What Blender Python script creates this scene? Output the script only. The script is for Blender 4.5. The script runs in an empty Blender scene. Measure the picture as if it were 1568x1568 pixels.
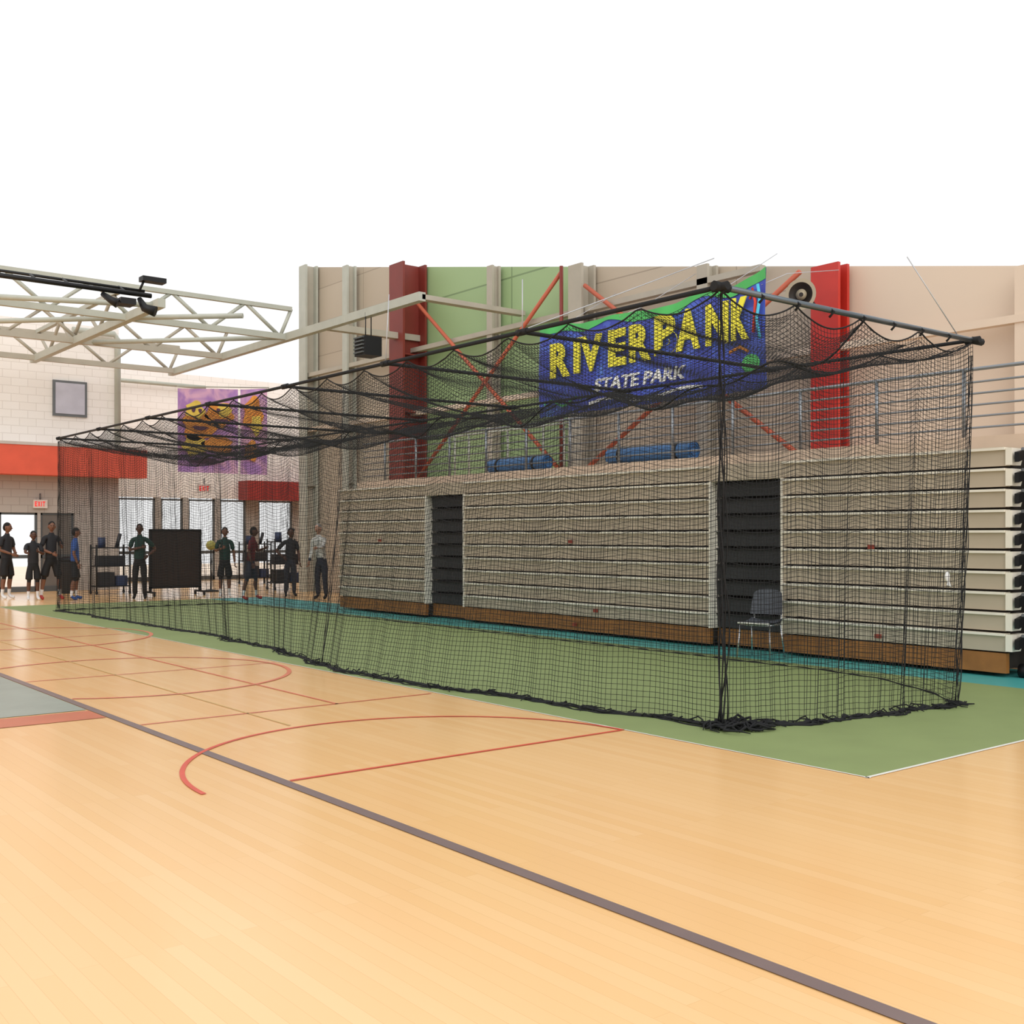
import bpy, math, random
import numpy as np
from mathutils import Vector, Matrix
random.seed(3); np.random.seed(3)
S=0.9375
sc=bpy.context.scene
try:
    sc.view_settings.view_transform='Standard'
    sc.view_settings.look='None'
except Exception as e: print(e)

# ---------------------------------------------------------------- materials
def lin(c):
    c=c/255.0
    return c/12.92 if c<=0.04045 else ((c+0.055)/1.055)**2.4
def L(rgb): return (lin(rgb[0]),lin(rgb[1]),lin(rgb[2]),1)
MC={}
def mat(name,rgb,rough=0.6,metal=0.0,var=0.08,scale=3.0,emit=0):
    if name in MC: return MC[name]
    m=bpy.data.materials.new(name); m.use_nodes=True
    nt=m.node_tree; b=nt.nodes['Principled BSDF']
    b.inputs['Roughness'].default_value=rough; b.inputs['Metallic'].default_value=metal
    tc=nt.nodes.new('ShaderNodeTexCoord'); n=nt.nodes.new('ShaderNodeTexNoise'); n.inputs['Scale'].default_value=scale; n.inputs['Detail'].default_value=4
    nt.links.new(tc.outputs['Object'],n.inputs['Vector'])
    r=nt.nodes.new('ShaderNodeValToRGB'); c=L(rgb)
    r.color_ramp.elements[0].position=0.3; r.color_ramp.elements[1].position=0.7
    r.color_ramp.elements[0].color=(c[0]*(1-var),c[1]*(1-var),c[2]*(1-var),1)
    r.color_ramp.elements[1].color=(min(1,c[0]*(1+var)),min(1,c[1]*(1+var)),min(1,c[2]*(1+var)),1)
    nt.links.new(n.outputs['Fac'],r.inputs['Fac']); nt.links.new(r.outputs['Color'],b.inputs['Base Color'])
    if emit:
        nt.links.new(r.outputs['Color'],b.inputs['Emission Color']); b.inputs['Emission Strength'].default_value=emit
    MC[name]=m; return m
def brickmat(name,c1,c2,cm,bw,bh,mortar,rough,axes='xyz',offset=0.5,bias=0.0,noise=0.0):
    m=bpy.data.materials.new(name); m.use_nodes=True
    nt=m.node_tree; b=nt.nodes['Principled BSDF']; b.inputs['Roughness'].default_value=rough
    tc=nt.nodes.new('ShaderNodeTexCoord'); sp=nt.nodes.new('ShaderNodeSeparateXYZ'); cb=nt.nodes.new('ShaderNodeCombineXYZ')
    nt.links.new(tc.outputs['Object'],sp.inputs[0])
    for i,a in enumerate(axes):
        nt.links.new(sp.outputs['XYZ'.index(a.upper())],cb.inputs[i])
    br=nt.nodes.new('ShaderNodeTexBrick'); br.offset=offset
    br.inputs['Scale'].default_value=1; br.inputs['Brick Width'].default_value=bw; br.inputs['Row Height'].default_value=bh
    br.inputs['Mortar Size'].default_value=mortar; br.inputs['Mortar Smooth'].default_value=0.2; br.inputs['Bias'].default_value=bias
    br.inputs['Color1'].default_value=L(c1); br.inputs['Color2'].default_value=L(c2); br.inputs['Mortar'].default_value=L(cm)
    nt.links.new(cb.outputs[0],br.inputs['Vector'])
    nt.links.new(br.outputs['Color'],b.inputs['Base Color'])
    return m

BLACK=lambda: mat('net_black',(14,15,18),0.8,0,0.1)
# ---------------------------------------------------------------- builder
class MB:
    def __init__(s): s.v=[];s.f=[];s.m=[];s.mats=[];s.sm=[]
    def mi(s,m):
        if m not in s.mats: s.mats.append(m)
        return s.mats.index(m)
    def box(s,x0,x1,y0,y1,z0,z1,m):
        i=s.mi(m);b=len(s.v)
        s.v+=[(x,y,z) for z in (z0,z1) for y in (y0,y1) for x in (x0,x1)]
        for q in ((0,2,3,1),(4,5,7,6),(0,1,5,4),(2,6,7,3),(0,4,6,2),(1,3,7,5)):
            s.f.append(tuple(b+k for k in q)); s.m.append(i); s.sm.append(False)
    def poly(s,pts,m):
        i=s.mi(m);b=len(s.v); s.v+=[tuple(p) for p in pts]; s.f.append(tuple(range(b,b+len(pts)))); s.m.append(i); s.sm.append(False)
    def prism(s,pts,vec,m):
        n=len(pts);b=len(s.v);i=s.mi(m)
        s.v+=[tuple(p) for p in pts]+[tuple(Vector(p)+Vector(vec)) for p in pts]
        s.f.append(tuple(range(b,b+n)));s.f.append(tuple(reversed(range(b+n,b+2*n))));s.m+=[i,i];s.sm+=[False,False]
        for k in range(n):
            k2=(k+1)%n; s.f.append((b+k,b+n+k,b+n+k2,b+k2));s.m.append(i);s.sm.append(False)
    def tube(s,pts,r,m,n=8,caps=True,flat=1.0):
        pts=[Vector(p) for p in pts]; i=s.mi(m); 
        if not hasattr(r,'__len__'): r=[r]*len(pts)
        b=len(s.v); prev=None
        for k,p in enumerate(pts):
            t=(pts[min(k+1,len(pts)-1)]-pts[max(k-1,0)])
            if t.length<1e-9: t=Vector((0,0,1))
            t.normalize()
            if prev is None:
                a=Vector((0,0,1)) if abs(t.z)<0.9 else Vector((1,0,0))
                u=t.cross(a).normalized()
            else:
                u=(prev-t*prev.dot(t)).normalized()
            prev=u; w=t.cross(u)
            for j in range(n):
                an=2*math.pi*j/n
                s.v.append(tuple(p+u*math.cos(an)*r[k]+w*math.sin(an)*r[k]*flat))
        for k in range(len(pts)-1):
            for j in range(n):
                j2=(j+1)%n
                s.f.append((b+k*n+j,b+k*n+j2,b+(k+1)*n+j2,b+(k+1)*n+j)); s.m.append(i); s.sm.append(n>4)
        if caps:
            s.f.append(tuple(b+j for j in reversed(range(n)))); s.f.append(tuple(b+(len(pts)-1)*n+j for j in range(n))); s.m+=[i,i]; s.sm+=[False,False]
    def ell(s,c,r,m,fn=None,nu=16,nv=12,axes=None,vmin=0.0,vmax=1.0):
        i=s.mi(m);b=len(s.v);c=Vector(c)
        for a in range(nv+1):
            th=math.pi*(vmin+(vmax-vmin)*a/nv)
            for k in range(nu):
                ph=2*math.pi*k/nu
                p=Vector((math.sin(th)*math.cos(ph),math.sin(th)*math.sin(ph),math.cos(th)))
                if fn: p=fn(p)
                p=Vector((p.x*r[0],p.y*r[1],p.z*r[2]))
                if axes: p=axes[0]*p.x+axes[1]*p.y+axes[2]*p.z
                s.v.append(tuple(c+p))
        for a in range(nv):
            for k in range(nu):
                k2=(k+1)%nu
                s.f.append((b+a*nu+k,b+(a+1)*nu+k,b+(a+1)*nu+k2,b+a*nu+k2)); s.m.append(i); s.sm.append(True)
    def grid(s,fn,nu,nv,m,smooth=True):
        i=s.mi(m);b=len(s.v)
        for a in range(nv+1):
            for k in range(nu+1): s.v.append(tuple(fn(k/nu,a/nv)))
        for a in range(nv):
            for k in range(nu):
                s.f.append((b+a*(nu+1)+k,b+a*(nu+1)+k+1,b+(a+1)*(nu+1)+k+1,b+(a+1)*(nu+1)+k)); s.m.append(i); s.sm.append(smooth)
    def build(s,name,parent=None,M=None,origin=None):
        me=bpy.data.meshes.new(name)
        vs=s.v
        if M is not None: vs=[tuple(M@Vector(v)) for v in vs]
        o=Vector(origin) if origin is not None else Vector((0,0,0))
        me.from_pydata([((v[0]-o.x)*S,(v[1]-o.y)*S,(v[2]-o.z)*S) for v in vs],[],s.f)
        for m in s.mats: me.materials.append(m)
        me.polygons.foreach_set('material_index',s.m); me.polygons.foreach_set('use_smooth',s.sm)
        me.update()
        ob=bpy.data.objects.new(name,me); sc.collection.objects.link(ob); ob.location=o*S
        if parent: ob.parent=parent
        return ob
def empty(name):
    e=bpy.data.objects.new(name,None); sc.collection.objects.link(e); e.empty_display_size=0.2; return e
def one(name,fn,parent=None,origin=None):
    b=MB(); fn(b); return b.build(name,parent,origin=origin)

# ---------------------------------------------------------------- floor
wood=brickmat('gym_maple_floor',(249,204,146),(245,196,134),(234,184,124),2.4,0.075,0.0012,0.20,'yxz',0.37)
green=mat('green_court_coating',(134,150,94),0.6,0,0.05,2)
teal=mat('teal_court_coating',(70,164,160),0.5,0,0.05,2)
fl=one('floor',lambda b:b.poly([(-14,-6,0),(30,-6,0),(30,60,0),(-14,60,0)],wood))
def strip(n,x0,x1,y0,y1,z,m): one(n,lambda b:b.poly([(x0,y0,z),(x1,y0,z),(x1,y1,z),(x0,y1,z)],m),fl)
strip('green_strip',6.38,11.33,4.24,26.5,0.003,green)
strip('teal_strip',11.33,12.9,-2,26.5,0.003,teal)
wl=mat('white_line_paint',(235,235,225),0.4); strip('line_white_a',6.35,11.33,4.21,4.24,0.004,wl); strip('line_white_b',6.36,6.38,4.2,26.5,0.004,wl)
gl=mat('grey_line_paint',(122,102,98),0.35); strip('line_sideline',3.25,3.33,-2,30,0.005,gl)
rl=mat('red_line_paint',(220,84,60),0.35); rl2=mat('faded_red_line_paint',(226,130,96),0.35)
bl=mat('blue_key_paint',(150,158,146),0.35); strip('key_paint',0.2,3.24,10.32,15.5,0.004,bl); strip('key_band',0.2,3.24,9.78,10.26,0.004,mat('key_red_paint',(200,108,72),0.35))
strip('line_red_cross',3.34,6.33,6.49,6.525,0.005,rl)
strip('line_faded_a',3.34,6.3,9.2,9.23,0.005,rl2); strip('line_faded_b',3.34,6.3,12.68,12.71,0.005,rl2); strip('line_faded_c',5.2,5.23,9.2,26,0.005,rl2)
strip('line_faded_d',-2,6.3,17.9,17.94,0.005,rl2); strip('line_olive',4.3,4.32,8.4,26,0.005,mat('olive_line_paint',(215,180,110),0.35))
def ring(n,cx,cy,r,w,a0,a1,m,z=0.006):
    b=MB(); k=64; i=b.mi(m)
    for q in range(k+1):
        a=math.radians(a0+(a1-a0)*q/k)
        b.v+=[(cx+(r-w/2)*math.cos(a),cy+(r-w/2)*math.sin(a),z),(cx+(r+w/2)*math.cos(a),cy+(r+w/2)*math.sin(a),z)]
    for q in range(k): b.f.append((2*q,2*q+1,2*q+3,2*q+2)); b.m.append(i); b.sm.append(False)
    b.build(n,fl)
ring('circle_red_near',4.55,6.5,1.8,0.035,0,180,rl)
ring('circle_red_mid',4.4,12.6,1.83,0.05,-125,125,rl2)
ring('circle_red_far',4.75,18.2,1.9,0.06,-125,125,rl2)

# ---------------------------------------------------------------- walls
blockm=brickmat('painted_block',(250,244,238),(247,240,233),(228,220,212),0.42,0.21,0.008,0.7,'xzy')
blockg=brickmat('grey_block',(184,178,170),(178,171,163),(158,150,142),0.42,0.21,0.008,0.7,'xzy')
siding=brickmat('beige_metal_siding',(190,176,156),(184,169,149),(158,144,126),6.0,0.9,0.012,0.6,'yzx',0.0)
peach=brickmat('peach_panel',(224,204,182),(221,200,178),(202,180,158),3.4,20,0.012,0.6,'yzx',0.0)
greencast=brickmat('green_cast_panel',(160,184,134),(146,172,122),(120,142,100),6.0,1.15,0.02,0.5,'yzx',0.0)  # beige wall with its green cast light put into the colour
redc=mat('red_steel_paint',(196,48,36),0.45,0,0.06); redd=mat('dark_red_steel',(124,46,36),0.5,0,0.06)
orange=mat('orange_brace_paint',(190,92,62),0.5)
beige=mat('beige_steel',(176,168,152),0.55,0,0.06)
cream=mat('cream_steel',(180,181,168),0.5,0,0.06)
grey=mat('grey_metal',(120,122,124),0.4,0.6,0.06)
def rake(y): return 3.95+0.1897*y
def wallseg(name,X,y0,y1,z0,m):
    b=MB(); b.prism([(X,y0,z0),(X,y1,z0),(X,y1,rake(y1)),(X,y0,rake(y0))],(0.2,0,0),m); return b.build(name)
wr=empty('wall_right')
for n,a,c,m in (('near_panels',-3,10.7,peach),('mid_panels',10.7,16.7,siding),('green_cast_panels',16.7,22.8,greencast),('far_panels',22.8,28.5,siding)):
    o=wallseg(n,15.3,a,c,0,m); o.parent=wr
def f(b):
    b.box(-14,7.95,33,33.25,3.3,7.75,blockm); b.box(-14,7.95,33,33.25,0,3.3,blockg)
    b.box(7.95,11.3,33,33.25,3.3,7.75,blockm); b.box(9.0,9.08,33,33.25,0,2.25,blockg)
    b.box(10.02,11.3,33,33.25,0,3.3,blockg); b.box(7.95,10.02,33,33.25,2.25,3.3,blockg)
    b.box(11.05,11.3,33.25,38,0,7.75,blockm)
one('wall_left_end',f)
def f(b):
    b.box(11.3,24,38,38.25,2.95,7.35,blockm)
    xs=[11.3,13.0,14.3,14.5,15.3,15.5,16.5,16.7,17.7,18.2,19.6,24]
    for i in range(0,len(xs)-1,2): b.box(xs[i],xs[i+1],38,38.25,0,2.95,blockg)
    b.box(24,24.2,28.5,38.2,0,7.3,blockm); b.box(15.3,24.2,28.4,28.6,0,7.3,siding)
one('wall_far_end',f)
alu=mat('door_frame_grey',(96,100,102),0.4,0.3)
def door(name,x0,x1,y,z1,glass=True,m=None):
    b=MB(); w=0.06
    b.box(x0,x0+w,y,y+0.08,0,z1,alu); b.box(x1-w,x1,y,y+0.08,0,z1,alu); b.box(x0,x1,y,y+0.08,z1-w,z1,alu)
    b.box(x0,x1,y,y+0.08,0.95,1.05,alu); b.box(x0,x1,y,y+0.08,0,0.15,alu)
    b.tube([(x0+0.15,y-0.05,0.9),(x0+0.15,y-0.05,1.2)],0.015,alu)
    if m: b.box(x0+w,x1-w,y+0.02,y+0.05,0.15,z1-w,m)
    b.build(name)
door('door_1',7.98,9.0,33.05,2.25)
door('door_2',9.08,10.0,33.05,2.25,m=mat('door_panel_grey',(110,104,98),0.5))
for i,(a,c) in enumerate(((13.0,14.3),(14.5,15.3),(15.5,16.5),(16.7,17.7),(18.2,19.6))): door('door_%d'%(i+3),a,c,38.05,2.9)
def f(b):
    b.box(9.4,10.36,32.94,33.0,5.05,6.08,grey); b.box(9.47,10.29,32.92,32.96,5.12,6.01,mat('window_glass_lavender',(196,194,206),0.15))
one('window_1',f)
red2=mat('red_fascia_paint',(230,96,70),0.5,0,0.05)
def f(b):
    b.box(-6,11.9,32.3,32.98,3.3,4.12,red2); b.box(-6,11.9,32.28,32.98,4.12,4.2,mat('fascia_cap',(206,196,188),0.5))
one('trim_red_fascia',f)
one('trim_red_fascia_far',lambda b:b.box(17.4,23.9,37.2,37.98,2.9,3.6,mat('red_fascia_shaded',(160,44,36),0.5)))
def f(b):
    b.tube([(9.9,32.8,7.55),(11.1,32.8,7.55),(11.2,32.8,7.4),(11.2,32.8,4.3)],0.09,cream,10)
    b.tube([(11.6,37.7,6.9),(16,37.7,6.9)],0.07,cream)
one('drain_pipe',f)
def exitsign(name,x,y,z,w):
    b=MB(); b.box(x-w/2,x+w/2,y,y+0.08,z-0.12,z+0.12,mat('exit_sign_white',(225,215,205),0.4))
    r=mat('exit_sign_red',(225,40,40),0.4,0,0.02,3,0.6)
    ww=w*0.17; x0=x-w*0.40
    def st(a,c,d,e): b.box(x0+a*ww,x0+c*ww,y-0.012,y,z-0.07+d*0.14,z-0.07+e*0.14,r)
    st(0,.25,0,1); st(0,.9,0,.18); st(0,.8,.41,.59); st(0,.9,.82,1)
    for sgn in (1,-1):
        b.prism([(x0+1.2*ww,y-0.012,z-sgn*.07),(x0+1.45*ww,y-0.012,z-sgn*.07),(x0+2.2*ww,y-0.012,z+sgn*.07),(x0+1.95*ww,y-0.012,z+sgn*.07)],(0,0.01,0),r)
    st(2.6,2.85,0,1); st(3.6,3.85,0,1); st(3.2,4.3,.82,1)
    b.tube([(x,y+0.04,z+0.12),(x,y+0.04,z+0.3)],0.02,alu)
    b.build(name)
exitsign('exit_sign',9.05,32.9,2.5,0.38); exitsign('exit_sign',13.05,30.8,2.98,0.4)

# ---------------------------------------------------------------- columns, braces
def hcol(name,X,Y,z1,m,m2,w=0.5,d=0.5):
    b=MB()
    b.box(X-d/2,X-d/2+0.06,Y-w/2,Y+w/2,0,z1,m); b.box(X+d/2-0.06,X+d/2,Y-w/2,Y+w/2,0,z1,m); b.box(X-d/2+0.06,X+d/2-0.06,Y-0.03,Y+0.03,0,z1,m2)
    for z in (3.0,4.6,6.0):
        if z<z1: b.box(X-d/2+0.06,X+d/2-0.06,Y-w/2+0.02,Y+w/2-0.02,z,z+0.03,m2)
    b.build(name)
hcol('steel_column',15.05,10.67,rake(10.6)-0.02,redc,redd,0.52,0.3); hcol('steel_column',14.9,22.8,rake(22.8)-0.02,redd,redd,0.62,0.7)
hcol('beige_column',15.05,16.6,rake(16.6)-0.02,beige,beige,0.4,0.4); hcol('beige_column',15.05,28.2,rake(28.2)-0.02,cream,beige,0.4,0.4); hcol('beige_column',15.05,25.9,rake(25.9)-0.02,cream,beige,0.25,0.3)
hcol('beige_column',15.1,13.3,rake(13.3)-0.02,beige,beige,0.25,0.3); hcol('beige_column',15.1,19.6,rake(19.6)-0.02,beige,beige,0.2,0.25);hcol('beige_column',15.1,7.45,rake(7.4)-0.02,peach,peach,0.3,0.25)
def f(b):
    for (y0,z0,y1,z1) in ((22.4,2.9,17.0,7.0),(22.4,7.3,17.0,2.9),(16.3,2.9,11.1,5.9),(16.3,6.6,11.1,2.9)):
        p=[(14.85,y0,z0),(14.85,y1,z1)]
        b.tube(p,0.045,orange,6)
    b.tube([(14.8,16.95,2.8),(14.8,16.95,7.1)],0.04,redd,6)
one('cross_brace',f)
def f(b):
    b.box(14.95,15.1,-2,28.4,4.55,4.66,peach); b.box(14.95,15.1,12,28.4,6.1,6.21,beige)
one('wall_girt',f)

# ---------------------------------------------------------------- roof structure
def f(b):
    zb,zt=6.45,7.15
    for Y,m in ((24.5,cream),(28.2,beige),(31.6,beige)):
        b.box(1.5,12.6,Y-0.06,Y+0.06,zb-0.07,zb+0.07,m); b.box(1.5,12.6,Y-0.06,Y+0.06,zt-0.05,zt+0.05,m)
        x=1.5; up=True
        while x<12.5:
            x2=min(x+0.9,12.6)
            b.tube([(x,Y,zb if up else zt),(x2,Y,zt if up else zb)],0.045,m,6); x=x2; up=not up
    for X in (12.5,8.6,4.6):
        y0=18.6 if X>12 else 22.5
        b.box(X-0.08,X+0.08,y0,32,zb-0.09,zb+0.09,cream)
        if X<12: b.box(X-0.06,X+0.06,24.5,32,zt-0.05,zt+0.05,cream)
        y=24.5; up=True
        while y<31.5 and X<12:
            b.tube([(X,y,zb if up else zt),(X,y+1.0,zt if up else zb)],0.045,beige,6); y+=1.0; up=not up
    for (a,c) in (((8.6,24.5),(10.5,22.7)),((8.6,22.8),(4.6,24.5)),((8.6,24.5),(4.6,28.6)),((8.6,28.6),(12.5,24.5))):
        b.tube([(a[0],a[1],zb),(c[0],c[1],zb)],0.06,cream,6)
    b.box(12.5,15.2,22.7,22.9,6.4,6.55,beige); b.box(12.5,15.2,18.6,18.8,6.4,6.5,beige)
one('roof_truss',f)
blk=mat('black_metal',(22,22,24),0.5,0.3)
def f(b):
    b.tube([(3.2,18,5.57),(6.7,18,5.57)],0.04,blk,8)
    b.tube([(3.6,18.6,5.78),(6.7,18.3,5.7)],0.025,blk,8)
    for x in (4.9,6.3,5.4): b.tube([(x,18,5.57),(x,18.4,5.74)],0.02,blk,6)
    b.box(6.15,6.4,17.85,18.15,5.36,5.46,blk); b.tube([(6.5,18,5.5),(6.55,17.9,5.34),(6.7,17.8,5.28)],[0.04,0.07,0.09],blk,10)
    b.tube([(5.9,18,5.5),(6.0,17.9,5.4),(6.1,17.85,5.34)],[0.04,0.06,0.08],blk,10)
    b.box(6.6,7.0,18.1,18.3,5.84,5.92,blk); b.tube([(6.65,18.2,5.85),(6.6,18.25,5.7)],.02,blk,6)
one('lighting_bar',f)
def f(b):
    b.box(12.3,12.72,20.5,20.95,5.5,5.92,blk)
    for k in range(5): b.box(12.25,12.3,20.54,20.91,5.55+k*0.08,5.58+k*0.08,mat('louver_grey',(80,84,84),0.5))
    for x in (12.43,12.57): b.tube([(x,20.7,5.9),(x,20.7,6.45)],0.012,blk,6)
one('unit_heater',f)
hm=mat('horn_beige',(180,166,140),0.45); hd=mat('horn_dark',(48,40,34),0.6)
def f(b):
    c=Vector((14.0,10.45,5.30)); d=Vector((-0.93,-0.35,-0.08)).normalized()
    prof=[(0.02,0.24),(-0.01,0.225),(-0.06,0.19),(-0.16,0.12),(-0.28,0.08),(-0.3,0.10),(-0.42,0.10),(-0.44,0.001)]
    b.tube([c+d*p[0] for p in prof],[p[1] for p in prof],hm,28,False)
    b.tube([c+d*0.022,c+d*0.018],[0.24,0.185],hm,28,False)
    b.tube([c+d*0.018,c+d*-0.06,c+d*-0.075],[0.186,0.13,0.001],hd,28,False)
    b.tube([c+d*-0.06,c+d*-0.02,c+d*-0.012],[0.04,0.085,0.001],hm,20,False)
    b.tube([c+d*-0.012,c+d*-0.004],[0.035,0.03],hd,12)
    b.tube([c+d*-0.35,c+d*-0.35+Vector((0.2,0,-0.12)),(14.88,10.62,5.2)],0.03,blk,8)
    b.tube([c+d*-0.42,c+d*-0.5],[0.08,0.06],blk,12)
one('horn_loudspeaker',f)

# ---------------------------------------------------------------- balcony
conc=mat('peach_concrete',(212,188,164),0.7,0,0.05)
one('balcony_slab',lambda b:b.box(12.75,15.28,-3,21.6,2.58,2.8,conc))
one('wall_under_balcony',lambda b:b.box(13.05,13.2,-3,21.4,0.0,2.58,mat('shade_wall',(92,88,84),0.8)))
rm=mat('railing_steel',(140,144,148),0.35,0.7,0.05)
def f(b):
    X=12.85
    for k in range(6):
        b.tube([(X,-3,2.92+0.14*k+(0.02 if k==5 else 0)),(X,21.5,2.92+0.14*k+(0.02 if k==5 else 0))],0.024 if k==5 else 0.014,rm,8)
    y=-2.6
    while y<21.6:
        b.tube([(X,y,2.8),(X,y,3.64)],0.024,rm,8); y+=1.22
    for y in (15.5,16.1,16.6,17.2,17.9,18.5,19.0):
        b.tube([(13.6,y,2.8),(13.6,y,3.7)],0.022,cream,6)
    b.tube([(13.6,15.2,3.7),(13.6,19.2,3.7)],0.022,cream,6)
one('balcony_railing',f)
mb=mat('blue_mat_vinyl',(58,108,160),0.4)
def roll(y0,y1,X,r):
    b=MB(); pts=[];
    N=60
    for k in range(N+1):
        a=k/N*2*math.pi*2.6; rr=r*(0.35+0.65*k/N); pts.append((X+rr*math.cos(a),rr*math.sin(a)))
    i=b.mi(mb)
    for x,z in pts: b.v+=[(x,y0,2.8+r+z),(x,y1,2.8+r+z)]
    for k in range(N): b.f.append((2*k,2*k+1,2*k+3,2*k+2)); b.m.append(i); b.sm.append(True)
    b.tube([(X,y0+0.02,2.8+r),(X,y1-0.02,2.8+r)],r*0.93,mb,20)
    for y in (y0+0.3,y1-0.3): b.tube([(X,y-0.03,2.8+r),(X,y+0.03,2.8+r)],r*1.02,blk,20)
    b.build('rolled_mat')
roll(15.5,17.2,13.2,0.15); roll(11.9,13.8,13.2,0.16)

# ---------------------------------------------------------------- bleachers
bp=mat('bleacher_plank',(194,179,157),0.5,0,0.04,1.5); bpn=mat('bleacher_nosing_highlight',(246,238,222),0.45,0,0.03)  # nosing far paler than the planks: bright highlight lines painted in
bd=mat('bleacher_aisle_dark',(46,47,50),0.6,0,0.08); kick=mat('kickboard_wood',(156,102,50),0.5,0,0.15,6)
dk=mat('bleacher_gap_shade',(40,34,28),0.9)  # dark backing colour draws the shadow lines between tiers
bs=empty('folded_bleachers')
def f(b):
    rh=0.232
    for (y0,y1) in ((6.2,9.26),(10.55,16.49),(17.78,21.1)):
        b.box(12.09,12.7,y0+0.01,y1-0.01,0.1,2.56,dk)
        for r in range(10):
            z=0.28+r*rh
            b.box(12.02,12.12,y0,y1,z+0.014,z+rh-0.028,bp)
            b.box(11.985,12.12,y0,y1,z+rh-0.040,z+rh-0.012,bpn)
        b.box(12.03,12.1,y0,y1,0.05,0.275,kick)
    b.box(12.05,12.7,6.25,21.05,2.575,2.6,bp)
b=MB();f(b);b.build('plank_tiers',bs)
def f(b):
    rh=0.232
    for (y0,y1) in ((9.26,10.55),(16.49,17.78)):
        b.box(12.3,12.7,y0,y1,0.05,2.35,dk)
        for r in range(9):
            z=0.28+r*rh
            b.box(12.16,12.32,y0,y1,z+0.012,z+rh-0.02,bd); b.box(12.13,12.2,y0,y1,z+rh-0.04,z+rh-0.02,blk)
        b.box(12.02,12.6,y0,y1,2.37,2.6,bp); b.box(12.2,12.26,y0,y1,0.05,0.275,kick)
        b.box(12.0,12.3,y1-0.03,y1+0.0,0.28,2.37,bpn); b.box(12.0,12.3,y0,y0+0.03,0.28,2.37,bpn)  # aisle sides in the same pale tone, a painted edge highlight
b=MB();f(b);b.build('aisle_steps',bs)
def f(b):
    rh=0.232
    for r in range(10):
        z=0.28+r*rh
        b.prism([(12.0,6.12,z+0.02),(12.0,6.12,z+rh-0.02),(12.3,6.12,z+rh-0.02),(12.2,6.12,z+0.02)],(0,0.075,0),bpn)
        b.tube([(12.1,6.05,z+0.2),(12.6,6.05,z+0.02)],0.02,grey,6)
        b.prism([(12.0,6.04,z+0.05),(12.0,6.04,z+0.16),(12.2,6.04,z+0.2),(12.2,6.04,z+0.1)],(0,0.05,0),blk)
    for x in (12.3,12.6): b.box(x,x+0.05,5.98,6.05,0.05,2.5,grey)
    b.tube([(12.2,6.0,0.08),(12.2,6.12,0.08)],0.08,blk,12)
    b.tube([(12.6,6.0,0.08),(12.6,6.12,0.08)],0.08,blk,12)
    lt=mat('latch_red',(150,60,44),0.5)
    for y,z in ((7.9,1.46),(13.5,1.5),(19.4,1.5),(7.8,0.36),(12.9,0.4),(13.4,0.15)): b.box(11.97,12.0,y-0.04,y+0.04,z-0.025,z+0.025,lt)
b=MB();f(b);b.build('end_brackets',bs)

# ---------------------------------------------------------------- batting cage
cage=empty('batting_cage')
nb=BLACK(); H=3.645
Y0,Y1,XA,XB=6.07,24.3,7.05,11.07
def pl(s,ks,vs): return np.interp(s,ks,vs)
def scal(t,L0=0.95,d=0.13):
    return -d*np.abs(np.sin(np.pi*t/L0))**0.9
def netmesh(name,lines_list,r):
    V=[];F=[];base=0
    for P in lines_list:
        Lc,M,_=P.shape
        T=np.gradient(P,axis=1); T/=np.linalg.norm(T,axis=2,keepdims=True)+1e-9
        A=np.zeros_like(T); A[...,2]=1; mask=np.abs(T[...,2])>0.85; A[mask]=(0.3,0.9,0.1)
        U=np.cross(T,A); U/=np.linalg.norm(U,axis=2,keepdims=True)+1e-9; W=np.cross(T,U)
        vs=[]
        for j in range(3):
            an=2*math.pi*j/3+0.5; vs.append(P+(U*math.cos(an)+W*math.sin(an))*r)
        vv=np.stack(vs,axis=2).reshape(-1,3); V.append(vv)
        idx=np.arange(Lc*M*3).reshape(Lc,M,3)+base
        a=idx[:,:-1,:];c=idx[:,1:,:]; a2=np.roll(a,-1,axis=2);c2=np.roll(c,-1,axis=2)
        F.append(np.stack([a,a2,c2,c],axis=-1).reshape(-1,4)); base+=vv.shape[0]
    V=np.concatenate(V)*S;F=np.concatenate(F)
    me=bpy.data.meshes.new(name); me.vertices.add(len(V)); me.vertices.foreach_set('co',V.ravel().astype(np.float32))
    me.loops.add(F.size); me.loops.foreach_set('vertex_index',F.ravel().astype(np.int32))
    me.polygons.add(len(F)); me.polygons.foreach_set('loop_start',(np.arange(len(F))*4).astype(np.int32))
    try: me.polygons.foreach_set('loop_total',np.full(len(F),4,dtype=np.int32))
    except Exception: pass
    me.materials.append(nb); me.update(calc_edges=True); me.validate()
    ob=bpy.data.objects.new(name,me); sc.collection.objects.link(ob); ob.parent=cage; return ob
CELL=0.048; R=0.0026
def surf_lines(fn,nu,nv,mu,mv):
    u=np.linspace(0,1,nu)[:,None]*np.ones((1,mv)); v=np.ones((nu,1))*np.linspace(0,1,mv)[None,:]
    A=fn(u,v)
    v2=np.linspace(0,1,nv)[:,None]*np.ones((1,mu)); u2=np.ones((nv,1))*np.linspace(0,1,mu)[None,:]
    return [A,fn(u2,v2)]
def drape(v,s,ph,amp=0.045):
    v2=np.sin(np.pi*np.clip(v,0,1))**0.7*0.5+0.6*v
    return amp*v2*(np.sin(s*3.1+ph)+0.4*np.sin(s*7.3+1.7*ph+2.0*v))+0.014*v*np.sin(s*21+ph+3*v)
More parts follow.
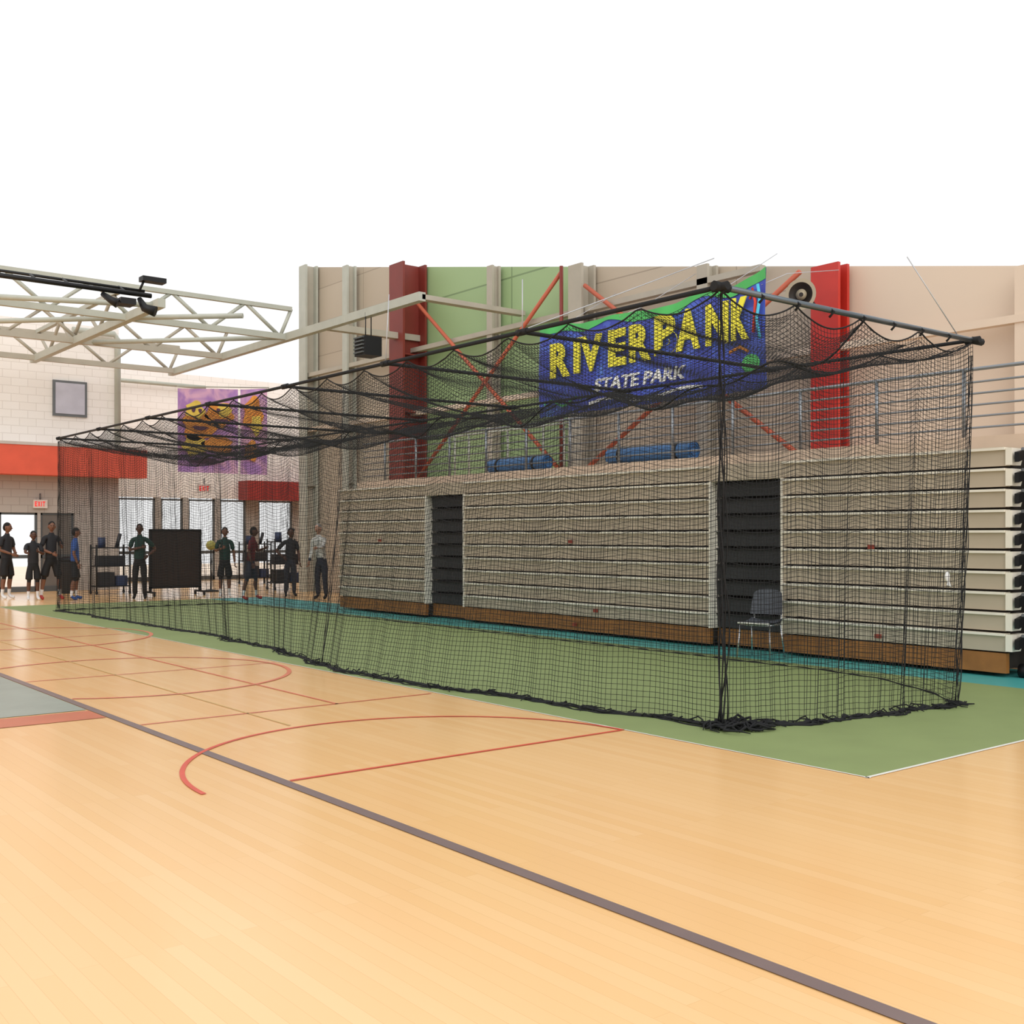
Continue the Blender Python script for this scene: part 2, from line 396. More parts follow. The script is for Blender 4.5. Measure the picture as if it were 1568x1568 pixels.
def front(u,v):
    y=Y0+(Y1-Y0)*u
    xb=pl(y,[6.07,7.0,7.66,8.4,9.14,10.2,11.27,12.2,13,14.5,16.7,20,24.3],[7.02,6.95,6.86,6.76,6.62,6.55,6.5,6.6,6.85,7.02,7.22,7.12,7.05])+0.035*np.sin(y*2.3)+0.02*np.sin(y*5.9)
    zt=H+scal(y-Y0)
    x=XA+(xb-XA)*v**1.5+drape(v,y,0.4)*np.minimum(1,(y-Y0)/0.6)
    z=zt*(1-v)+0.03*v
    return np.stack([x,y,z],-1)
def back(u,v):
    y=Y0+(Y1-Y0)*u
    yb=pl(y,[6.07,7,8,24.3],[5.5,6.75,8,24.3]); xb=pl(y,[6.07,6.6,7.2,8,12,18,24.3],[9.75,10.4,10.85,11.0,11.05,11.05,11.07])
    zt=H+scal(y-Y0,1.1,0.12)
    x=XB+(xb-XB)*v**1.1+drape(v,y,2.1,0.035)
    yy=y+(yb-y)*v
    return np.stack([x,yy,zt*(1-v)+0.03*v],-1)
def nearend(u,v):
    x=XA+(XB-XA)*u
    xb=7.02+(9.75-7.02)*u; yb=pl(u,[0,.2,.45,.7,1],[6.05,5.8,5.66,5.58,5.5])
    zt=H+scal(x-XA,1.0,0.15)
    ww=drape(v,x*1.6,1.2,0.06)*np.minimum(1,np.minimum(u,1-u)/0.1)
    return np.stack([x+(xb-x)*v**1.1,Y0+(yb-Y0)*v+ww,zt*(1-v)+0.03*v],-1)
def farend(u,v):
    x=XA+(XB-XA)*u
    return np.stack([x,Y1+drape(v,x,3.0,0.08),(H+scal(x-XA,1.0,0.12))*(1-v)+0.03*v],-1)
def top(u,v):
    y=Y0+(Y1-Y0)*u; x=XA+(XB-XA)*v
    sg=0.54*np.sin(np.pi*v)**0.8*(0.80+0.2*np.cos(2*np.pi*(y-Y0)/2.605))
    e=np.minimum(1,np.minimum(u,1-u)*(Y1-Y0)/1.3); sg=sg*(0.12+0.88*np.sin(e*np.pi/2))
    edge=scal(y-Y0)*(1-v)**3+scal(y-Y0,1.1,0.12)*v**3
    near=scal(x-XA,1.0,0.15)*np.clip(1-(y-Y0)/0.5,0,1)
    fold=0.06*np.sin(np.pi*v)*np.sin(y*5.3+3*np.sin(v*5))
    return np.stack([x,y,H-sg+edge*np.minimum(1,u*30)+near+fold],-1)
nL=int((Y1-Y0)/CELL); nH=int(H/CELL); nW=int((XB-XA)/CELL)
netmesh('net_front',surf_lines(front,nL,nH,260,30),R)
netmesh('net_back',surf_lines(back,nL,nH,260,24),R*0.92)
netmesh('net_near_end',surf_lines(nearend,nW,nH,90,34),R)
netmesh('net_far_end',surf_lines(farend,nW,nH,50,20),R)
netmesh('net_top',surf_lines(top,nL,nW,300,40),R*1.05)
def hem(b,fn,n,r,v=1.0,rnd=0.5,z=None):
    u=np.linspace(0,1,n); P=fn(u,np.full(n,v))
    pts=[];rr=[]
    for k in range(n):
        q=P[k]; a=r*(1+rnd*math.sin(k*1.7)*0.6+rnd*random.uniform(-.4,.4)); rr.append(a)
        pts.append((q[0]+random.uniform(-.005,.005),q[1],(a*0.8 if z is None else q[2])))
    b.tube(pts,rr,nb,7)
b=MB()
hem(b,front,400,0.016,1.0,0.35); hem(b,nearend,60,0.018); hem(b,back,200,0.010); hem(b,farend,40,0.012)
hem(b,lambda u,v:front(u,v)+np.stack([-0.05-0.03*np.sin(u*97),0*u,0*u],-1),400,0.009,1.0,0.3)
hem(b,lambda u,v:front(u,v)+np.stack([0.05+0.04*np.sin(u*61),0*u,0*u],-1),400,0.008,1.0,0.3)
hem(b,lambda u,v:nearend(u,v)+np.stack([0*u,-0.05-0.02*np.sin(u*30),0*u],-1),60,0.012)
for fn,n in ((front,240),(nearend,70),(back,200),(farend,40)): hem(b,fn,n,0.008,0.0,0.1,1)
hem(b,top,200,0.010,0.5,0.2,1)
b.build('hem_ropes',cage)
b=MB()
# slack folds of twine lying on the turf along the front and near-end hem
for q in range(150):
    if q<110:
        u0=random.random()**1.6*0.6; P=front(np.array([u0]),np.array([1.0]))[0]
    else:
        u0=random.random(); P=nearend(np.array([u0]),np.array([1.0]))[0]
    a=random.uniform(0,6.28); l=random.uniform(.03,.10)
    c=Vector((P[0]+random.uniform(-.06,.06),P[1]+random.uniform(-.05,.05),0.01))
    pp=[c+Vector((math.cos(a+t*3)*l*(.4+t),math.sin(a+t*3)*l*(.6+t),0.035*math.sin(t*3.14)*random.uniform(.2,1.3))) for t in (0,.25,.5,.75,1)]
    b.tube(pp,[.004,.006,.007,.006,.004],nb,5)
b.build('slack_folds',cage)
b=MB()
def bundle(pts,r0,r1,n=26,k=5,spread=0.03):
    for q in range(k):
        pp=[];rr=[]
        for j in range(n):
            t=j/(n-1); i=t*(len(pts)-1); a=int(min(i,len(pts)-2)); p=Vector(pts[a]).lerp(Vector(pts[a+1]),i-a)
            ph=q*1.3+t*9
            pp.append((p.x+spread*(0.4+t)*math.cos(ph+q),p.y+spread*(0.4+t)*math.sin(ph*1.3),p.z)); rr.append((r0+(r1-r0)*t)*(1+0.2*math.sin(j*1.9+q)))
        b.tube(pp,rr,nb,6)
bundle([(7.05,6.07,3.6),(7.06,6.05,1.8),(7.02,6.02,0.05)],0.004,0.007,40,6,0.035)
bundle([(11.05,6.08,3.5),(10.4,5.78,1.6),(9.75,5.5,0.04)],0.004,0.005,30,4,0.03)
bundle([(7.05,12.25,3.5),(6.85,12.1,1.7),(6.6,12.0,0.05)],0.003,0.005,24,2,0.025)
bundle([(7.05,24.3,3.6),(7.05,24.3,0.05)],0.005,0.008,20,3,0.03)
for q in range(46):
    a=random.uniform(0,6.28); l=random.uniform(.05,.13); c=Vector((7.1+random.uniform(-.2,.32),5.97+random.uniform(-.16,.14),0.012))
    pp=[c+Vector((math.cos(a+t*3.5)*l*(.4+t),math.sin(a+t*3.5)*l*(.4+t),0.05*math.sin(t*3.14)*random.uniform(.2,1.3))) for t in (0,.2,.4,.6,.8,1)]
    b.tube(pp,[.007,.010,.012,.010,.008,.004],nb,6)
for q in range(8):
    a=random.uniform(0,6.28); c=Vector((9.75,5.5,0.012)); pp=[c+Vector((math.cos(a+t)*.15*t,math.sin(a+t)*.15*t,0.01)) for t in (0,.3,.6,1)]
    b.tube(pp,[.011,.010,.009,.006],nb,6)
b.build('net_bundles',cage)
b=MB(); pole=mat('steel_pole',(96,104,110),0.35,0.7)
b.tube([(XA-0.05,Y0,H+0.02),(XB+0.15,Y0,H+0.02)],0.027,pole,10)
for k in range(1,8): 
    y=Y0+k*2.605; b.tube([(XA-0.05,y,H+0.02),(XB+0.1,y,H+0.02)],0.022,nb,8)
b.tube([(XA,Y0,H+0.02),(XA,Y1,H+0.02)],0.022,nb,8); b.tube([(XB,Y0,H+0.02),(XB,Y1,H+0.02)],0.02,nb,8)
for X in (XA,XB):
    for k in range(8):
        y=Y0+k*2.605; b.tube([(X,y-0.08,H+0.02),(X,y+0.08,H+0.02)],0.036,nb,8)
b.tube([(XB+0.0,Y0,H+0.02),(XB+0.18,Y0,H+0.02)],0.04,nb,8); b.tube([(XA-0.08,Y0,H+0.02),(XA+0.10,Y0,H+0.02)],0.042,nb,8)
for k in range(0,40):
    x=XA+k*0.1
    if k%10==5 or k%10==0: b.tube([(x,Y0,H+0.04),(x+.02,Y0-.04,H),(x,Y0,H-0.05)],0.012,nb,6)
b.build('frame_poles',cage)
b=MB(); wire=mat('hanging_wire',(190,192,196),0.4,0.3)
b.tube([(XB-0.3,Y0,H+0.04),(XB-1.0,Y0+0.15,4.42)],0.006,wire,5)
b.tube([(XA,Y0+2.605,H+0.04),(XA,Y0+2.605,4.2)],0.006,wire,5)
b.tube([(XA,Y0+2.605,H+0.04),(XA+3.0,Y0+2.68,4.9)],0.006,wire,5)
b.tube([(XA,Y0+2.605*2,H+0.04),(XA+0.05,Y0+2.605*2,4.5)],0.006,wire,5)
b.build('suspension_wires',cage)
b=MB(); b.ell((9.96,5.72,1.2),(0.035,0.02,0.05),mat('white_tag',(240,240,240),0.5)); b.prism([(9.96,5.70,1.17),(10.0,5.70,1.1),(9.93,5.70,1.12)],(0,.01,0),mat('white_tag',(240,240,240),0.5)); b.build('net_tag',cage)

# ---------------------------------------------------------------- banners
def text(s,name,parent,mt,yL,yR,z0,h,X,shear=0.0,off=0.012):
    cu=bpy.data.curves.new(name,'FONT'); cu.body=s; cu.size=1; cu.extrude=0.01; cu.offset=off; cu.shear=shear; cu.materials.append(mt)
    ob=bpy.data.objects.new(name,cu); sc.collection.objects.link(ob); bpy.context.view_layer.update()
    d=ob.dimensions
    sx=(yL-yR)*S/max(d.x,1e-3); sy=h*S/0.72
    M=Matrix(((0,0,-1,0),(-1,0,0,0),(0,1,0,0),(0,0,0,1)))
    ob.matrix_world=Matrix.Translation((X*S,yL*S,z0*S))@M@Matrix.Diagonal((sx,sy,1,1))
    ob.parent=parent; return ob
ban=empty('riverbank_banner')
bm=bpy.data.materials.new('banner_blue'); bm.use_nodes=True; nt=bm.node_tree; bb=nt.nodes['Principled BSDF']; bb.inputs['Roughness'].default_value=0.6
tc=nt.nodes.new('ShaderNodeTexCoord'); n1=nt.nodes.new('ShaderNodeTexNoise'); n1.inputs['Scale'].default_value=1.6; n1.inputs['Distortion'].default_value=1.2
rp=nt.nodes.new('ShaderNodeValToRGB'); rp.color_ramp.interpolation='CONSTANT'
rp.color_ramp.elements[0].color=L((62,76,176)); rp.color_ramp.elements[1].position=0.5; rp.color_ramp.elements[1].color=L((74,98,200)); e=rp.color_ramp.elements.new(0.66); e.color=L((92,132,216))
nt.links.new(tc.outputs['Object'],n1.inputs[0]); nt.links.new(n1.outputs[0],rp.inputs[0]); nt.links.new(rp.outputs[0],bb.inputs['Base Color'])
yL,yR,zb,zt=15.5,10.32,3.76,5.42
def wav(y,z): return 13.0+0.03*math.sin(y*5+z*2)+0.02*math.sin(y*11)
def bfn(u,v):
    y=yL+(yR-yL)*u; sagt=-0.12*math.sin(math.pi*u)**1.0+0.03*math.sin(u*19)+(0.12*max(0,u-0.86)/0.14)
    z=zb+(zt+sagt-zb)*v
    return (wav(y,z),y,z)
b=MB(); b.grid(bfn,80,24,bm); b.build('cloth',ban)
gm=mat('banner_green',(80,184,96),0.6,0,0.1)
def gfn(u,v):
    p=bfn(u,1); low=0.13+0.04*math.sin(u*14)+0.03*math.sin(u*31)+0.08*max(0,u-.75); return (p[0]-0.015,p[1],p[2]+0.01-low*(1-v))
b=MB(); b.grid(gfn,80,3,gm); b.build('green_skyline',ban)
b=MB(); wm=mat('banner_white',(240,240,235),0.6)
b.grid(lambda u,v:(12.945,14.1-2.6*u,3.86+0.05*math.sin(u*9)+0.05*v),40,1,wm)
b.grid(lambda u,v:(12.945,15.3-1.0*u,3.95+0.06*math.sin(u*9)+0.04*v),20,1,gm)
b.build('wave_stroke',ban)
b=MB()
b.ell((12.93,10.55,4.15),(0.01,0.17,0.14),gm); rr_=mat('banner_red',(215,60,40),0.6); cy=mat('banner_cyan',(80,190,220),0.6)
b.tube([(12.93,10.56,5.1),(12.93,10.52,5.25),(12.93,10.46,5.05),(12.93,10.5,4.6)],0.025,rr_,6,flat=1)
b.tube([(12.93,10.42,5.3),(12.93,10.38,5.1),(12.93,10.44,4.8),(12.93,10.38,4.5)],0.025,cy,6)
b.tube([(12.93,10.95,4.36),(12.93,10.75,4.42),(12.93,10.6,4.34)],0.025,mat('banner_orange',(240,150,40),0.6),6)
b.build('painted_motifs',ban)
ym=mat('banner_yellow',(250,238,66),0.6,0,0.05)
rng=[("R",15.14,14.60,4.46),("I",14.50,14.34,4.48),("V",14.26,13.70,4.48),("E",13.62,13.20,4.49),("R",13.12,12.62,4.50),("B",12.54,12.04,4.54),("A",12.00,11.50,4.55),("N",11.44,10.99,4.55),("K",10.93,10.60,4.56)]
for i,(ch,a,c,z) in enumerate(rng): text(ch,'letter_%d'%(i+1),ban,ym,a,c,z,0.58 if i<5 else 0.6,12.93,0.0,0.045)
text('STATE PARK','lettering_sub',ban,wm,13.95,11.85,4.08,0.21,12.93,0.15,0.025)
b=MB()
for y in (15.45,13.4,11.6,10.4): b.tube([(13.0,y,5.3),(13.6,y,5.55),(14.9,y,6.3 if y>11 else 5.8)],0.006,wire,5)
b.build('banner_cords',ban)

pb=empty('orange_mural_banner')
pm=bpy.data.materials.new('banner_purple_orange'); pm.use_nodes=True; nt=pm.node_tree; bb=nt.nodes['Principled BSDF']; bb.inputs['Roughness'].default_value=0.7
tc=nt.nodes.new('ShaderNodeTexCoord'); n1=nt.nodes.new('ShaderNodeTexNoise'); n1.inputs['Scale'].default_value=1.1; n1.inputs['Distortion'].default_value=2.0
rp=nt.nodes.new('ShaderNodeValToRGB'); rp.color_ramp.elements[0].position=0.4; rp.color_ramp.elements[0].color=L((184,138,204)); rp.color_ramp.elements[1].position=0.62; rp.color_ramp.elements[1].color=L((236,186,216))
nt.links.new(tc.outputs['Object'],n1.inputs[0]); nt.links.new(n1.outputs[0],rp.inputs[0]); nt.links.new(rp.outputs[0],bb.inputs['Base Color'])
b=MB()
b.grid(lambda u,v:(12.12+1.84*u,30.5+0.03*math.sin(u*9),3.42+(2.38+0.12*u)*v),24,6,pm)
b.grid(lambda u,v:(14.03+0.87*u,30.5+0.03*math.sin(u*7),3.42+(2.50+0.1*u)*v),12,6,pm)
b.tube([(12.1,30.5,5.85),(14.95,30.5,6.05)],0.02,cream,6)
b.build('cloth',pb)
om=mat('mural_orange',(246,154,66),0.7,0,0.3,5); yy=mat('mural_yellow',(250,210,96),0.7,0,0.2,5); dm=mat('mural_dark',(90,56,80),0.7)
b=MB()
def blob(cx,cz,rx,rz,m,y=30.44,sd=0):
    pts=[(cx+rx*math.cos(a)*(1+.18*math.sin(5*a+sd)),y,cz+rz*math.sin(a)*(1+.18*math.sin(3*a+sd*2))) for a in [k*math.pi/16 for k in range(32)]]
    b.prism(pts,(0,0.02,0),m)
blob(12.75,4.75,.5,.42,om,30.43,1); blob(12.6,5.2,.28,.25,yy,30.42,2); blob(13.35,5.15,.42,.36,om,30.43,3); blob(13.5,5.25,.2,.2,yy,30.41,1)
blob(12.6,4.2,.35,.3,yy,30.43,4); blob(13.3,4.25,.45,.25,om,30.43,5); blob(14.4,5.2,.3,.5,om,30.43,2); blob(14.5,4.9,.18,.3,yy,30.41,3); blob(14.35,4.1,.22,.3,om,30.43,2)
blob(12.55,5.22,.06,.07,dm,30.40); blob(12.75,5.2,.05,.06,dm,30.40); blob(12.75,4.7,.22,.06,dm,30.40); blob(13.4,4.95,.25,.05,dm,30.4,3); blob(13.3,5.25,.05,.06,dm,30.39); blob(12.9,3.75,.5,.08,dm,30.41,2)
b.build('painted_figures',pb)

# ---------------------------------------------------------------- chair
def f(b):
    c=mat('chair_shell_grey',(80,84,92),0.45); ch=mat('chair_chrome',(200,202,206),0.25,0.9)
    def seat(u,v):
        x=(u-.5)*.44; y=(v-.5)*.44; return (x,y,0.455+0.03*(2*u-1)**2-0.02*math.sin(v*3.1)+(0.03*v*v))
    def bk(u,v):
        w=.44*(1-0.12*v*v); x=(u-.5)*w; return (x,0.22+0.06*v-0.05*(2*u-1)**2,0.56+0.33*v-.05*(2*u-1)**4*v)
    b.grid(seat,12,12,c); b.grid(lambda u,v:tuple(Vector(seat(u,v))-Vector((0,0,.012))),12,12,c)
    b.grid(bk,12,8,c); b.grid(lambda u,v:tuple(Vector(bk(u,v))+Vector((0,.012,0))),12,8,c)
    b.tube([(-.22,-.22,.465),(.22,-.22,.465)],0.012,wl,6)
    for s in (-1,1):
        b.tube([(s*.2,-.18,.44),(s*.23,-.22,0.0)],0.011,ch,8)
        b.tube([(s*.2,.17,.44),(s*.23,.25,0.0)],0.011,ch,8)
        b.tube([(s*.2,-.18,.44),(s*.2,.17,.44),(s*.19,.23,.5),(s*.18,.25,.75)],0.011,ch,8)
    b.tube([(-.2,-.18,.44),(.2,-.18,.44)],.01,ch,8); b.tube([(-.2,.17,.44),(.2,.17,.44)],.01,ch,8)
b=MB();f(b)
b.build('stacking_chair',None,Matrix.Translation((11.5,9.22,0))@Matrix.Rotation(math.radians(-75),4,'Z')@Matrix.Scale(1.0,4))

# ---------------------------------------------------------------- rolling board, bin, carts
def f(b):
    dkb=mat('board_dark',(40,30,26),0.7)
    b.box(10.6,11.95,28.5,28.56,0.2,1.75,dkb)
    for z in (0.2,1.72): b.box(10.57,11.98,28.48,28.58,z,z+.05,blk)
    for x in (10.57,11.93):
        b.box(x,x+.05,28.48,28.58,.1,1.77,blk); b.box(x,x+.05,28.2,28.86,.08,.13,blk)
        for y in (28.23,28.83): b.tube([(x,y,.05),(x+.04,y,.05)],.05,blk,12)
one('rolling_partition',f)
def f(b):
    b.tube([(9.4,31.5,0),(9.4,31.5,.03),(9.4,31.5,.85),(9.4,31.5,.88)],[.22,.24,.29,.3],mat('bin_dark',(36,38,42),0.5),20)
    b.tube([(9.4,31.5,.88),(9.4,31.5,.98),(9.4,31.5,1.02)],[.31,.27,.1],blk,20)
one('trash_bin',f)
def cart(x,y,h):
    b=MB(); blu=mat('cart_blue',(44,60,96),.5); dg_=mat('cart_dark',(40,42,48),.5)
    for dx in (0,.9):
        for dy in (0,.5): b.tube([(x+dx,y+dy,0.06),(x+dx,y+dy,h)],.025,blk,8); b.tube([(x+dx-.02,y+dy,.05),(x+dx+.02,y+dy,.05)],.05,blk,10)
    for z in (.2,.75,h-.1): b.box(x,x+.9,y,y+.5,z,z+.03,blk)
    b.box(x+.1,x+.5,y+.05,y+.4,.23,.6,dg_); b.box(x+.55,x+.85,y+.05,y+.4,.23,.5,blu)
    b.box(x+.08,x+.8,y+.08,y+.42,.78,1.05,dg_)
    b.tube([(x+.2,y+.2,h-.07),(x+.2,y+.2,h+.2)],.1,blu,12); b.tube([(x+.6,y+.2,h-.07),(x+.7,y+.2,h+.3)],.05,dg_,10)
    b.build('equipment_cart')
cart(9.75,30.2,1.35); cart(14.6,29.4,1.5); cart(15.6,33.5,1.4)
for (x,y) in ((12.9,30.0),):
    b=MB(); b.tube([(x,y,0),(x,y,.03),(x,y,.06)],[.25,.25,.05],blk,16); b.tube([(x,y,.05),(x,y,1.2)],.025,blk,8); b.ell((x,y,1.32),(.14,.14,.14),mat('ball_yellow',(170,165,84),.5)); b.build('ball_on_stand')

# ---------------------------------------------------------------- people
skins=[mat('skin_dark',(88,56,42),.55,0,.05),mat('skin_brown',(120,80,60),.55,0,.05),mat('skin_light',(190,145,120),.55,0,.05)]
hairm=mat('hair_black',(18,15,14),.85); hairg=mat('hair_grey',(150,145,140),.8); eyew=mat('eye_white',(150,138,130),.4); lip=mat('lips',(110,60,55),.5); sock=mat('white_sock',(225,225,225),.7)
POSE={
 'down':((.22,.03,1.13),(.235,-.06,.88)),
 'clasp':((.235,.0,1.14),(.07,-.20,1.04)),
 'chest':((.23,-.07,1.17),(.08,-.27,1.24)),
 'crossed':((.23,-.05,1.15),(-.06,-.2,1.18)),
 'hips':((.35,.07,1.17),(.19,-.05,1.02)),
 'reach':((.22,-.2,1.22),(.2,-.45,1.2)),
}
def person(X,Y,yaw,Ht,shirt,pants,skin,pl_='down',pr='down',long=False,shoe=None,hair=None,stance=0.0,lean=0.0,headyaw=0.0,longsl=False):
    shoe=shoe or blk; hair=hair or hairm
    V=[];E=[];Rr=[];lab=[]
    def add(p,r,par,l):
        V.append(Vector(p));Rr.append(r if hasattr(r,'__len__') else (r,r))
        if par is not None: E.append((par,len(V)-1)); lab.append(l)
        return len(V)-1
    ly=-lean
    P=add((0,0,.90),(.128,.10),None,'')
    w0=add((0,0,.955),(.130,.102),P,'pants'); w1=add((0,0,.968),(.150,.118),w0,'shirt')
    w=add((0,.3*ly,1.10),(.138,.105),w1,'shirt'); c=add((0,.65*ly,1.27),(.158,.11),w,'shirt'); n=add((0,ly,1.41),(.11,.075),c,'shirt')
    n2=add((0,ly-.01,1.475),(.05,.05),n,'skin'); n3=add((0,ly-.02,1.56),(.048,.048),n2,'skin')
    wr=[]
    for s,po in ((1,pl_),(-1,pr)):
        e,wv=POSE[po]; sh=Vector((s*.155,ly,1.395)); el=Vector((s*e[0],e[1]+ly*.8,e[2])); wp=Vector((s*wv[0],wv[1]+ly*.8,wv[2]+(0.03 if (s<0 and po=='crossed') else 0)))
        a=add(sh,(.062,.062),n,'shirt')
        if longsl: a2=add(sh.lerp(el,.5),.052,a,'shirt'); a3=add(el,.044,a2,'shirt'); a4=add(el.lerp(wp,.9),.034,a3,'shirt'); a5=add(wp,.026,a4,'skin')
        else: a0=add(sh.lerp(el,.58),.060,a,'shirt'); a1=add(sh.lerp(el,.64),.060,a0,'shirt'); a2=add(sh.lerp(el,.67),.041,a1,'skin'); a3=add(el,.038,a2,'skin'); a4=add(el.lerp(wp,.4),.036,a3,'skin'); a5=add(wp,.025,a4,'skin')
        wr.append((el,wp,s))
    for s in (1,-1):
        st=stance*s
        hp=Vector((s*.085,0,.85)); kn=Vector((s*(.10+abs(stance)*.4),-.02-st*.35,.50)); an=Vector((s*(.11+abs(stance)*.6),.03-st*.6,.09))
        h=add(hp,(.10,.10),P,'pants')
        if long:
            k=add(kn,.070,h,'pants'); k2=add(kn.lerp(an,.5),.062,k,'pants'); a=add(kn.lerp(an,.90),.060,k2,'pants'); a1_=add(kn.lerp(an,.93),.040,a,'sock'); a_=add(an,.040,a1_,'sock')
        else:
            k0=add(hp.lerp(kn,.5),.096,h,'pants'); k=add(hp.lerp(kn,.86),.098,k0,'pants'); kb=add(hp.lerp(kn,.91),.098,k,'pants'); k1=add(hp.lerp(kn,.94),.058,kb,'skin'); k1=add(kn,.053,k1,'skin'); k2=add(kn.lerp(an,.35)+Vector((0,.015,0)),.054,k1,'skin'); k3=add(kn.lerp(an,.65),.042,k2,'skin'); a_=add(an,.036,k3,'sock')
        t1=add(an+Vector((s*.01,-.06,-.045)),(.042,.038),a_,'shoe'); t2=add(an+Vector((s*.02,-.15,-.055)),(.042,.03),t1,'shoe')
    me=bpy.data.meshes.new('tmp'); me.from_pydata([tuple(v) for v in V],E,[]); ob=bpy.data.objects.new('tmp',me); sc.collection.objects.link(ob)
    md=ob.modifiers.new('Skin','SKIN'); md.branch_smoothing=0.3; md.use_smooth_shade=True
    sv=me.skin_vertices[0].data
    for i,r in enumerate(Rr): sv[i].radius=r; sv[i].use_root=(i==0)
    sb=ob.modifiers.new('Sub','SUBSURF'); sb.levels=1; sb.render_levels=1
    bpy.context.view_layer.update()
    dg=bpy.context.evaluated_depsgraph_get(); em=bpy.data.meshes.new_from_object(ob.evaluated_get(dg))
    b=MB(); M={'shirt':shirt,'pants':pants,'skin':skin,'sock':sock,'shoe':shoe}
    b.v=[tuple(v.co) for v in em.vertices]
    for p in em.polygons:
        cc=p.center; best=1e9;bi='shirt'
        for (e,l) in zip(E,lab):
            a,q=V[e[0]],V[e[1]]; d=q-a; t=max(0,min(1,(cc-a).dot(d)/d.length_squared)); rr=Rr[e[0]][0]*(1-t)+Rr[e[1]][0]*t
            dd=(cc-(a+d*t)).length-rr*0.9
            if dd<best: best=dd;bi=l
        if bi=='shirt' and cc.z<.955: bi='pants'
        if bi=='pants' and cc.z>.975: bi='shirt'
        b.f.append(tuple(p.vertices)); b.m.append(b.mi(M[bi])); b.sm.append(True)
    bpy.data.objects.remove(ob); bpy.data.meshes.remove(em)
    hc=Vector((0,ly-.035,1.645)); q=Matrix.Rotation(headyaw,3,'Z'); ax=[q@Vector((1,0,0)),q@Vector((0,1,0)),Vector((0,0,1))]
    def hf(p):
        k=1-0.28*max(0,-p.z)**1.5; y=p.y
        if p.y<0: y=p.y*(0.93)
        return Vector((p.x*k,y*(1-.1*max(0,-p.z)),p.z))
    def at(x,y,z): return hc+ax[0]*x+ax[1]*y+ax[2]*z
    b.ell(hc,(.074,.095,.115),skin,hf,20,16,ax)
    b.ell(at(0,.012,.012),(.079,.094,.112),hair,None,20,10,ax,0.0,0.42)
    b.ell(at(0,.045,.0),(.075,.064,.085),hair,None,16,10,ax)
    for s in (-1,1):
        b.ell(at(s*.077,.01,-.01),(.012,.02,.032),skin,None,8,6,ax); b.ell(at(s*.03,-.081,.0),(.012,.008,.006),eyew,None,8,6,ax); b.ell(at(s*.03,-.087,.0),(.006,.004,.006),hair,None,6,5,ax)
        b.tube([at(s*.015,-.09,.022),at(s*.045,-.082,.022)],.004,hair,5)
    b.tube([at(0,-.084,.015),at(0,-.103,-.022),at(0,-.085,-.032)],[.007,.014,.01],skin,8)
    b.ell(at(0,-.080,-.058),(.024,.012,.009),lip,None,10,6,ax)
    for el,wp,s in wr:
        d=(wp-el).normalized(); up=Vector((0,-1,0)) if abs(d.z)>.7 else Vector((0,0,1))
        sd=up-d*up.dot(d); sd.normalize(); nn=d.cross(sd)*s
        pc=wp+d*.045; b.ell(pc,(.036,.05,.017),skin,None,10,8,[sd,d,nn])
        for k,(o,ln) in enumerate(((.026,.070),(.009,.08),(-.009,.074),(-.026,.058))):
            p0=wp+d*.07+sd*o; c1=-nn
            pts=[p0,p0+d*ln*.4,p0+d*ln*.72+c1*ln*.2,p0+d*ln*.85+c1*ln*.5]
            b.tube(pts,[.0095,.009,.008,.006],skin,6)
        p0=wp+d*.025+sd*.03; b.tube([p0,p0+sd*.025+d*.022,p0+sd*.03+d*.05-nn*.01],[.012,.010,.007],skin,6)
    zmin=min(v[2] for v in b.v); k=Ht/(1.765-zmin)
    b.build('person',None,Matrix.Rotation(math.radians(yaw),4,'Z')@Matrix.Scale(k,4)@Matrix.Translation((0,0,-zmin)),None).location=(X*S,Y*S,0)
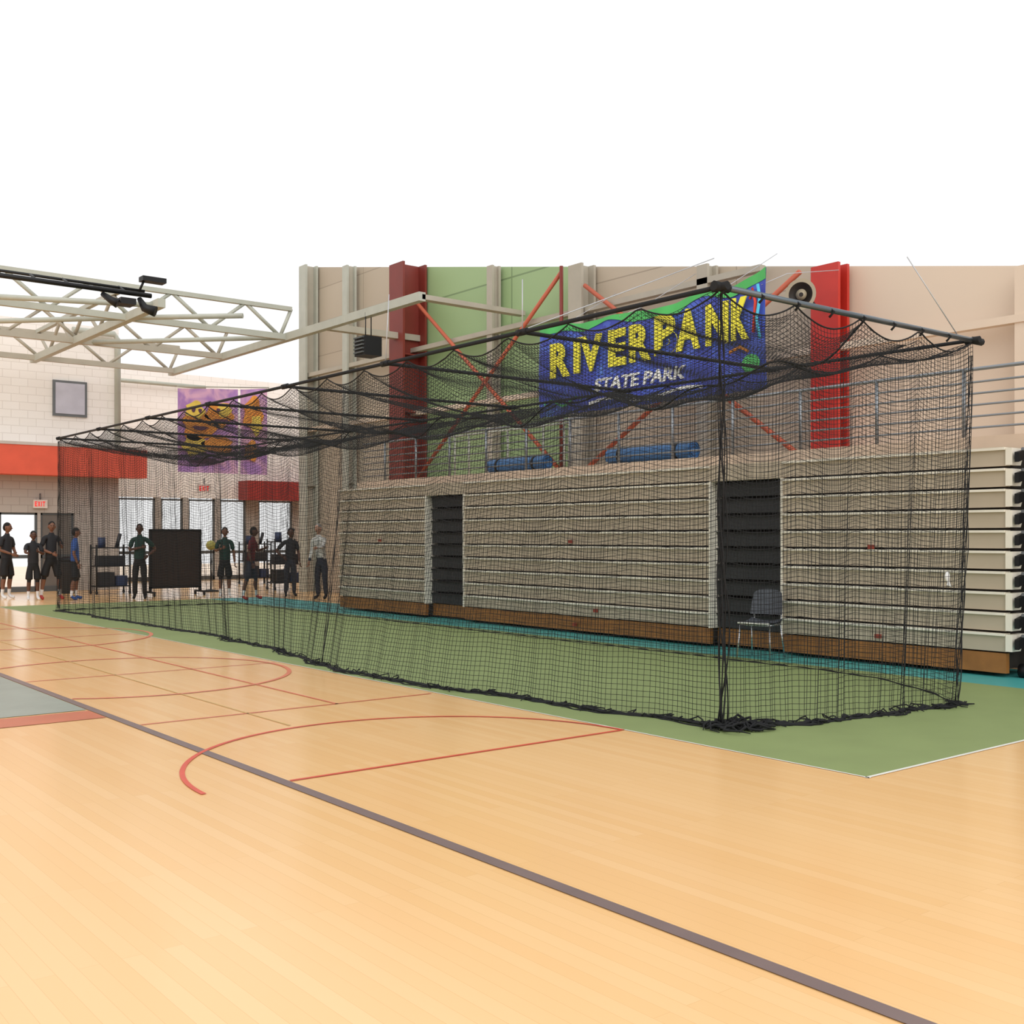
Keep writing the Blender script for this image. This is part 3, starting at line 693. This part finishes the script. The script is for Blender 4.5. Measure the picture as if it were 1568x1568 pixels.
sb=mat('shirt_black',(34,34,38),.8); pk=mat('shorts_black',(20,20,22),.8); su=mat('shirt_blue',(50,84,150),.8); sg_=mat('shirt_dark_green',(22,56,48),.8); sm_=mat('shirt_maroon',(96,30,34),.8); sw=mat('shirt_white_stripe',(206,204,198),.8,0,.15,20); dn=mat('jeans_dark',(44,48,60),.8); rs=mat('shoe_red',(170,50,44),.5)
person(7.35,29.7,35,1.93,sb,pk,skins[1],'clasp','clasp',shoe=sock,headyaw=.3)
person(7.72,28.7,-5,1.72,sb,pk,skins[0],'chest','reach',shoe=sock)
person(8.16,28.75,10,1.96,sb,pk,skins[1],'chest','clasp',shoe=rs,stance=.12,headyaw=-.3)
person(8.60,28.3,75,1.80,su,pk,skins[1],'down','down',shoe=su,stance=.1)
person(9.98,27.6,-25,1.90,sg_,pk,skins[0],'hips','crossed',long=True)
person(11.9,26.8,-20,1.82,sg_,pk,skins[1],'down','chest',shoe=sock)
person(12.05,25.6,50,1.82,sm_,dn,skins[0],'chest','down',shoe=rs,stance=.18,lean=.05)
person(13.5,26.3,-15,1.80,sb,dn,skins[0],'down','hips',long=True)
person(13.55,24.7,-60,1.90,sw,dn,skins[2],'reach','down',long=True,hair=hairg,lean=.12,longsl=True)

# ---------------------------------------------------------------- world, lights, camera
w=bpy.data.worlds.new('sky'); sc.world=w; w.use_nodes=True
w.node_tree.nodes['Background'].inputs[0].default_value=(1,1,1,1); w.node_tree.nodes['Background'].inputs[1].default_value=1.08
ld=bpy.data.lights.new('soft_fill_sun','SUN'); ld.energy=1.0; ld.angle=math.radians(50); ld.color=(1,0.98,0.95)  # added fill from behind the camera, brightens the end and right walls
lo=bpy.data.objects.new('soft_fill_sun',ld); sc.collection.objects.link(lo)
lo.rotation_euler=Vector((0.35,0.75,-0.55)).to_track_quat('-Z','Y').to_euler(); lo.location=(0,0,12)
cd=bpy.data.cameras.new('camera'); cam=bpy.data.objects.new('camera',cd); sc.collection.objects.link(cam)
cam.location=(0,0,1.6*S); cam.rotation_euler=(math.radians(90),0,math.radians(-38.56))
cd.sensor_width=36; cd.lens=36*1686/1568; cd.shift_y=36/1568; cd.clip_end=300
sc.camera=cam
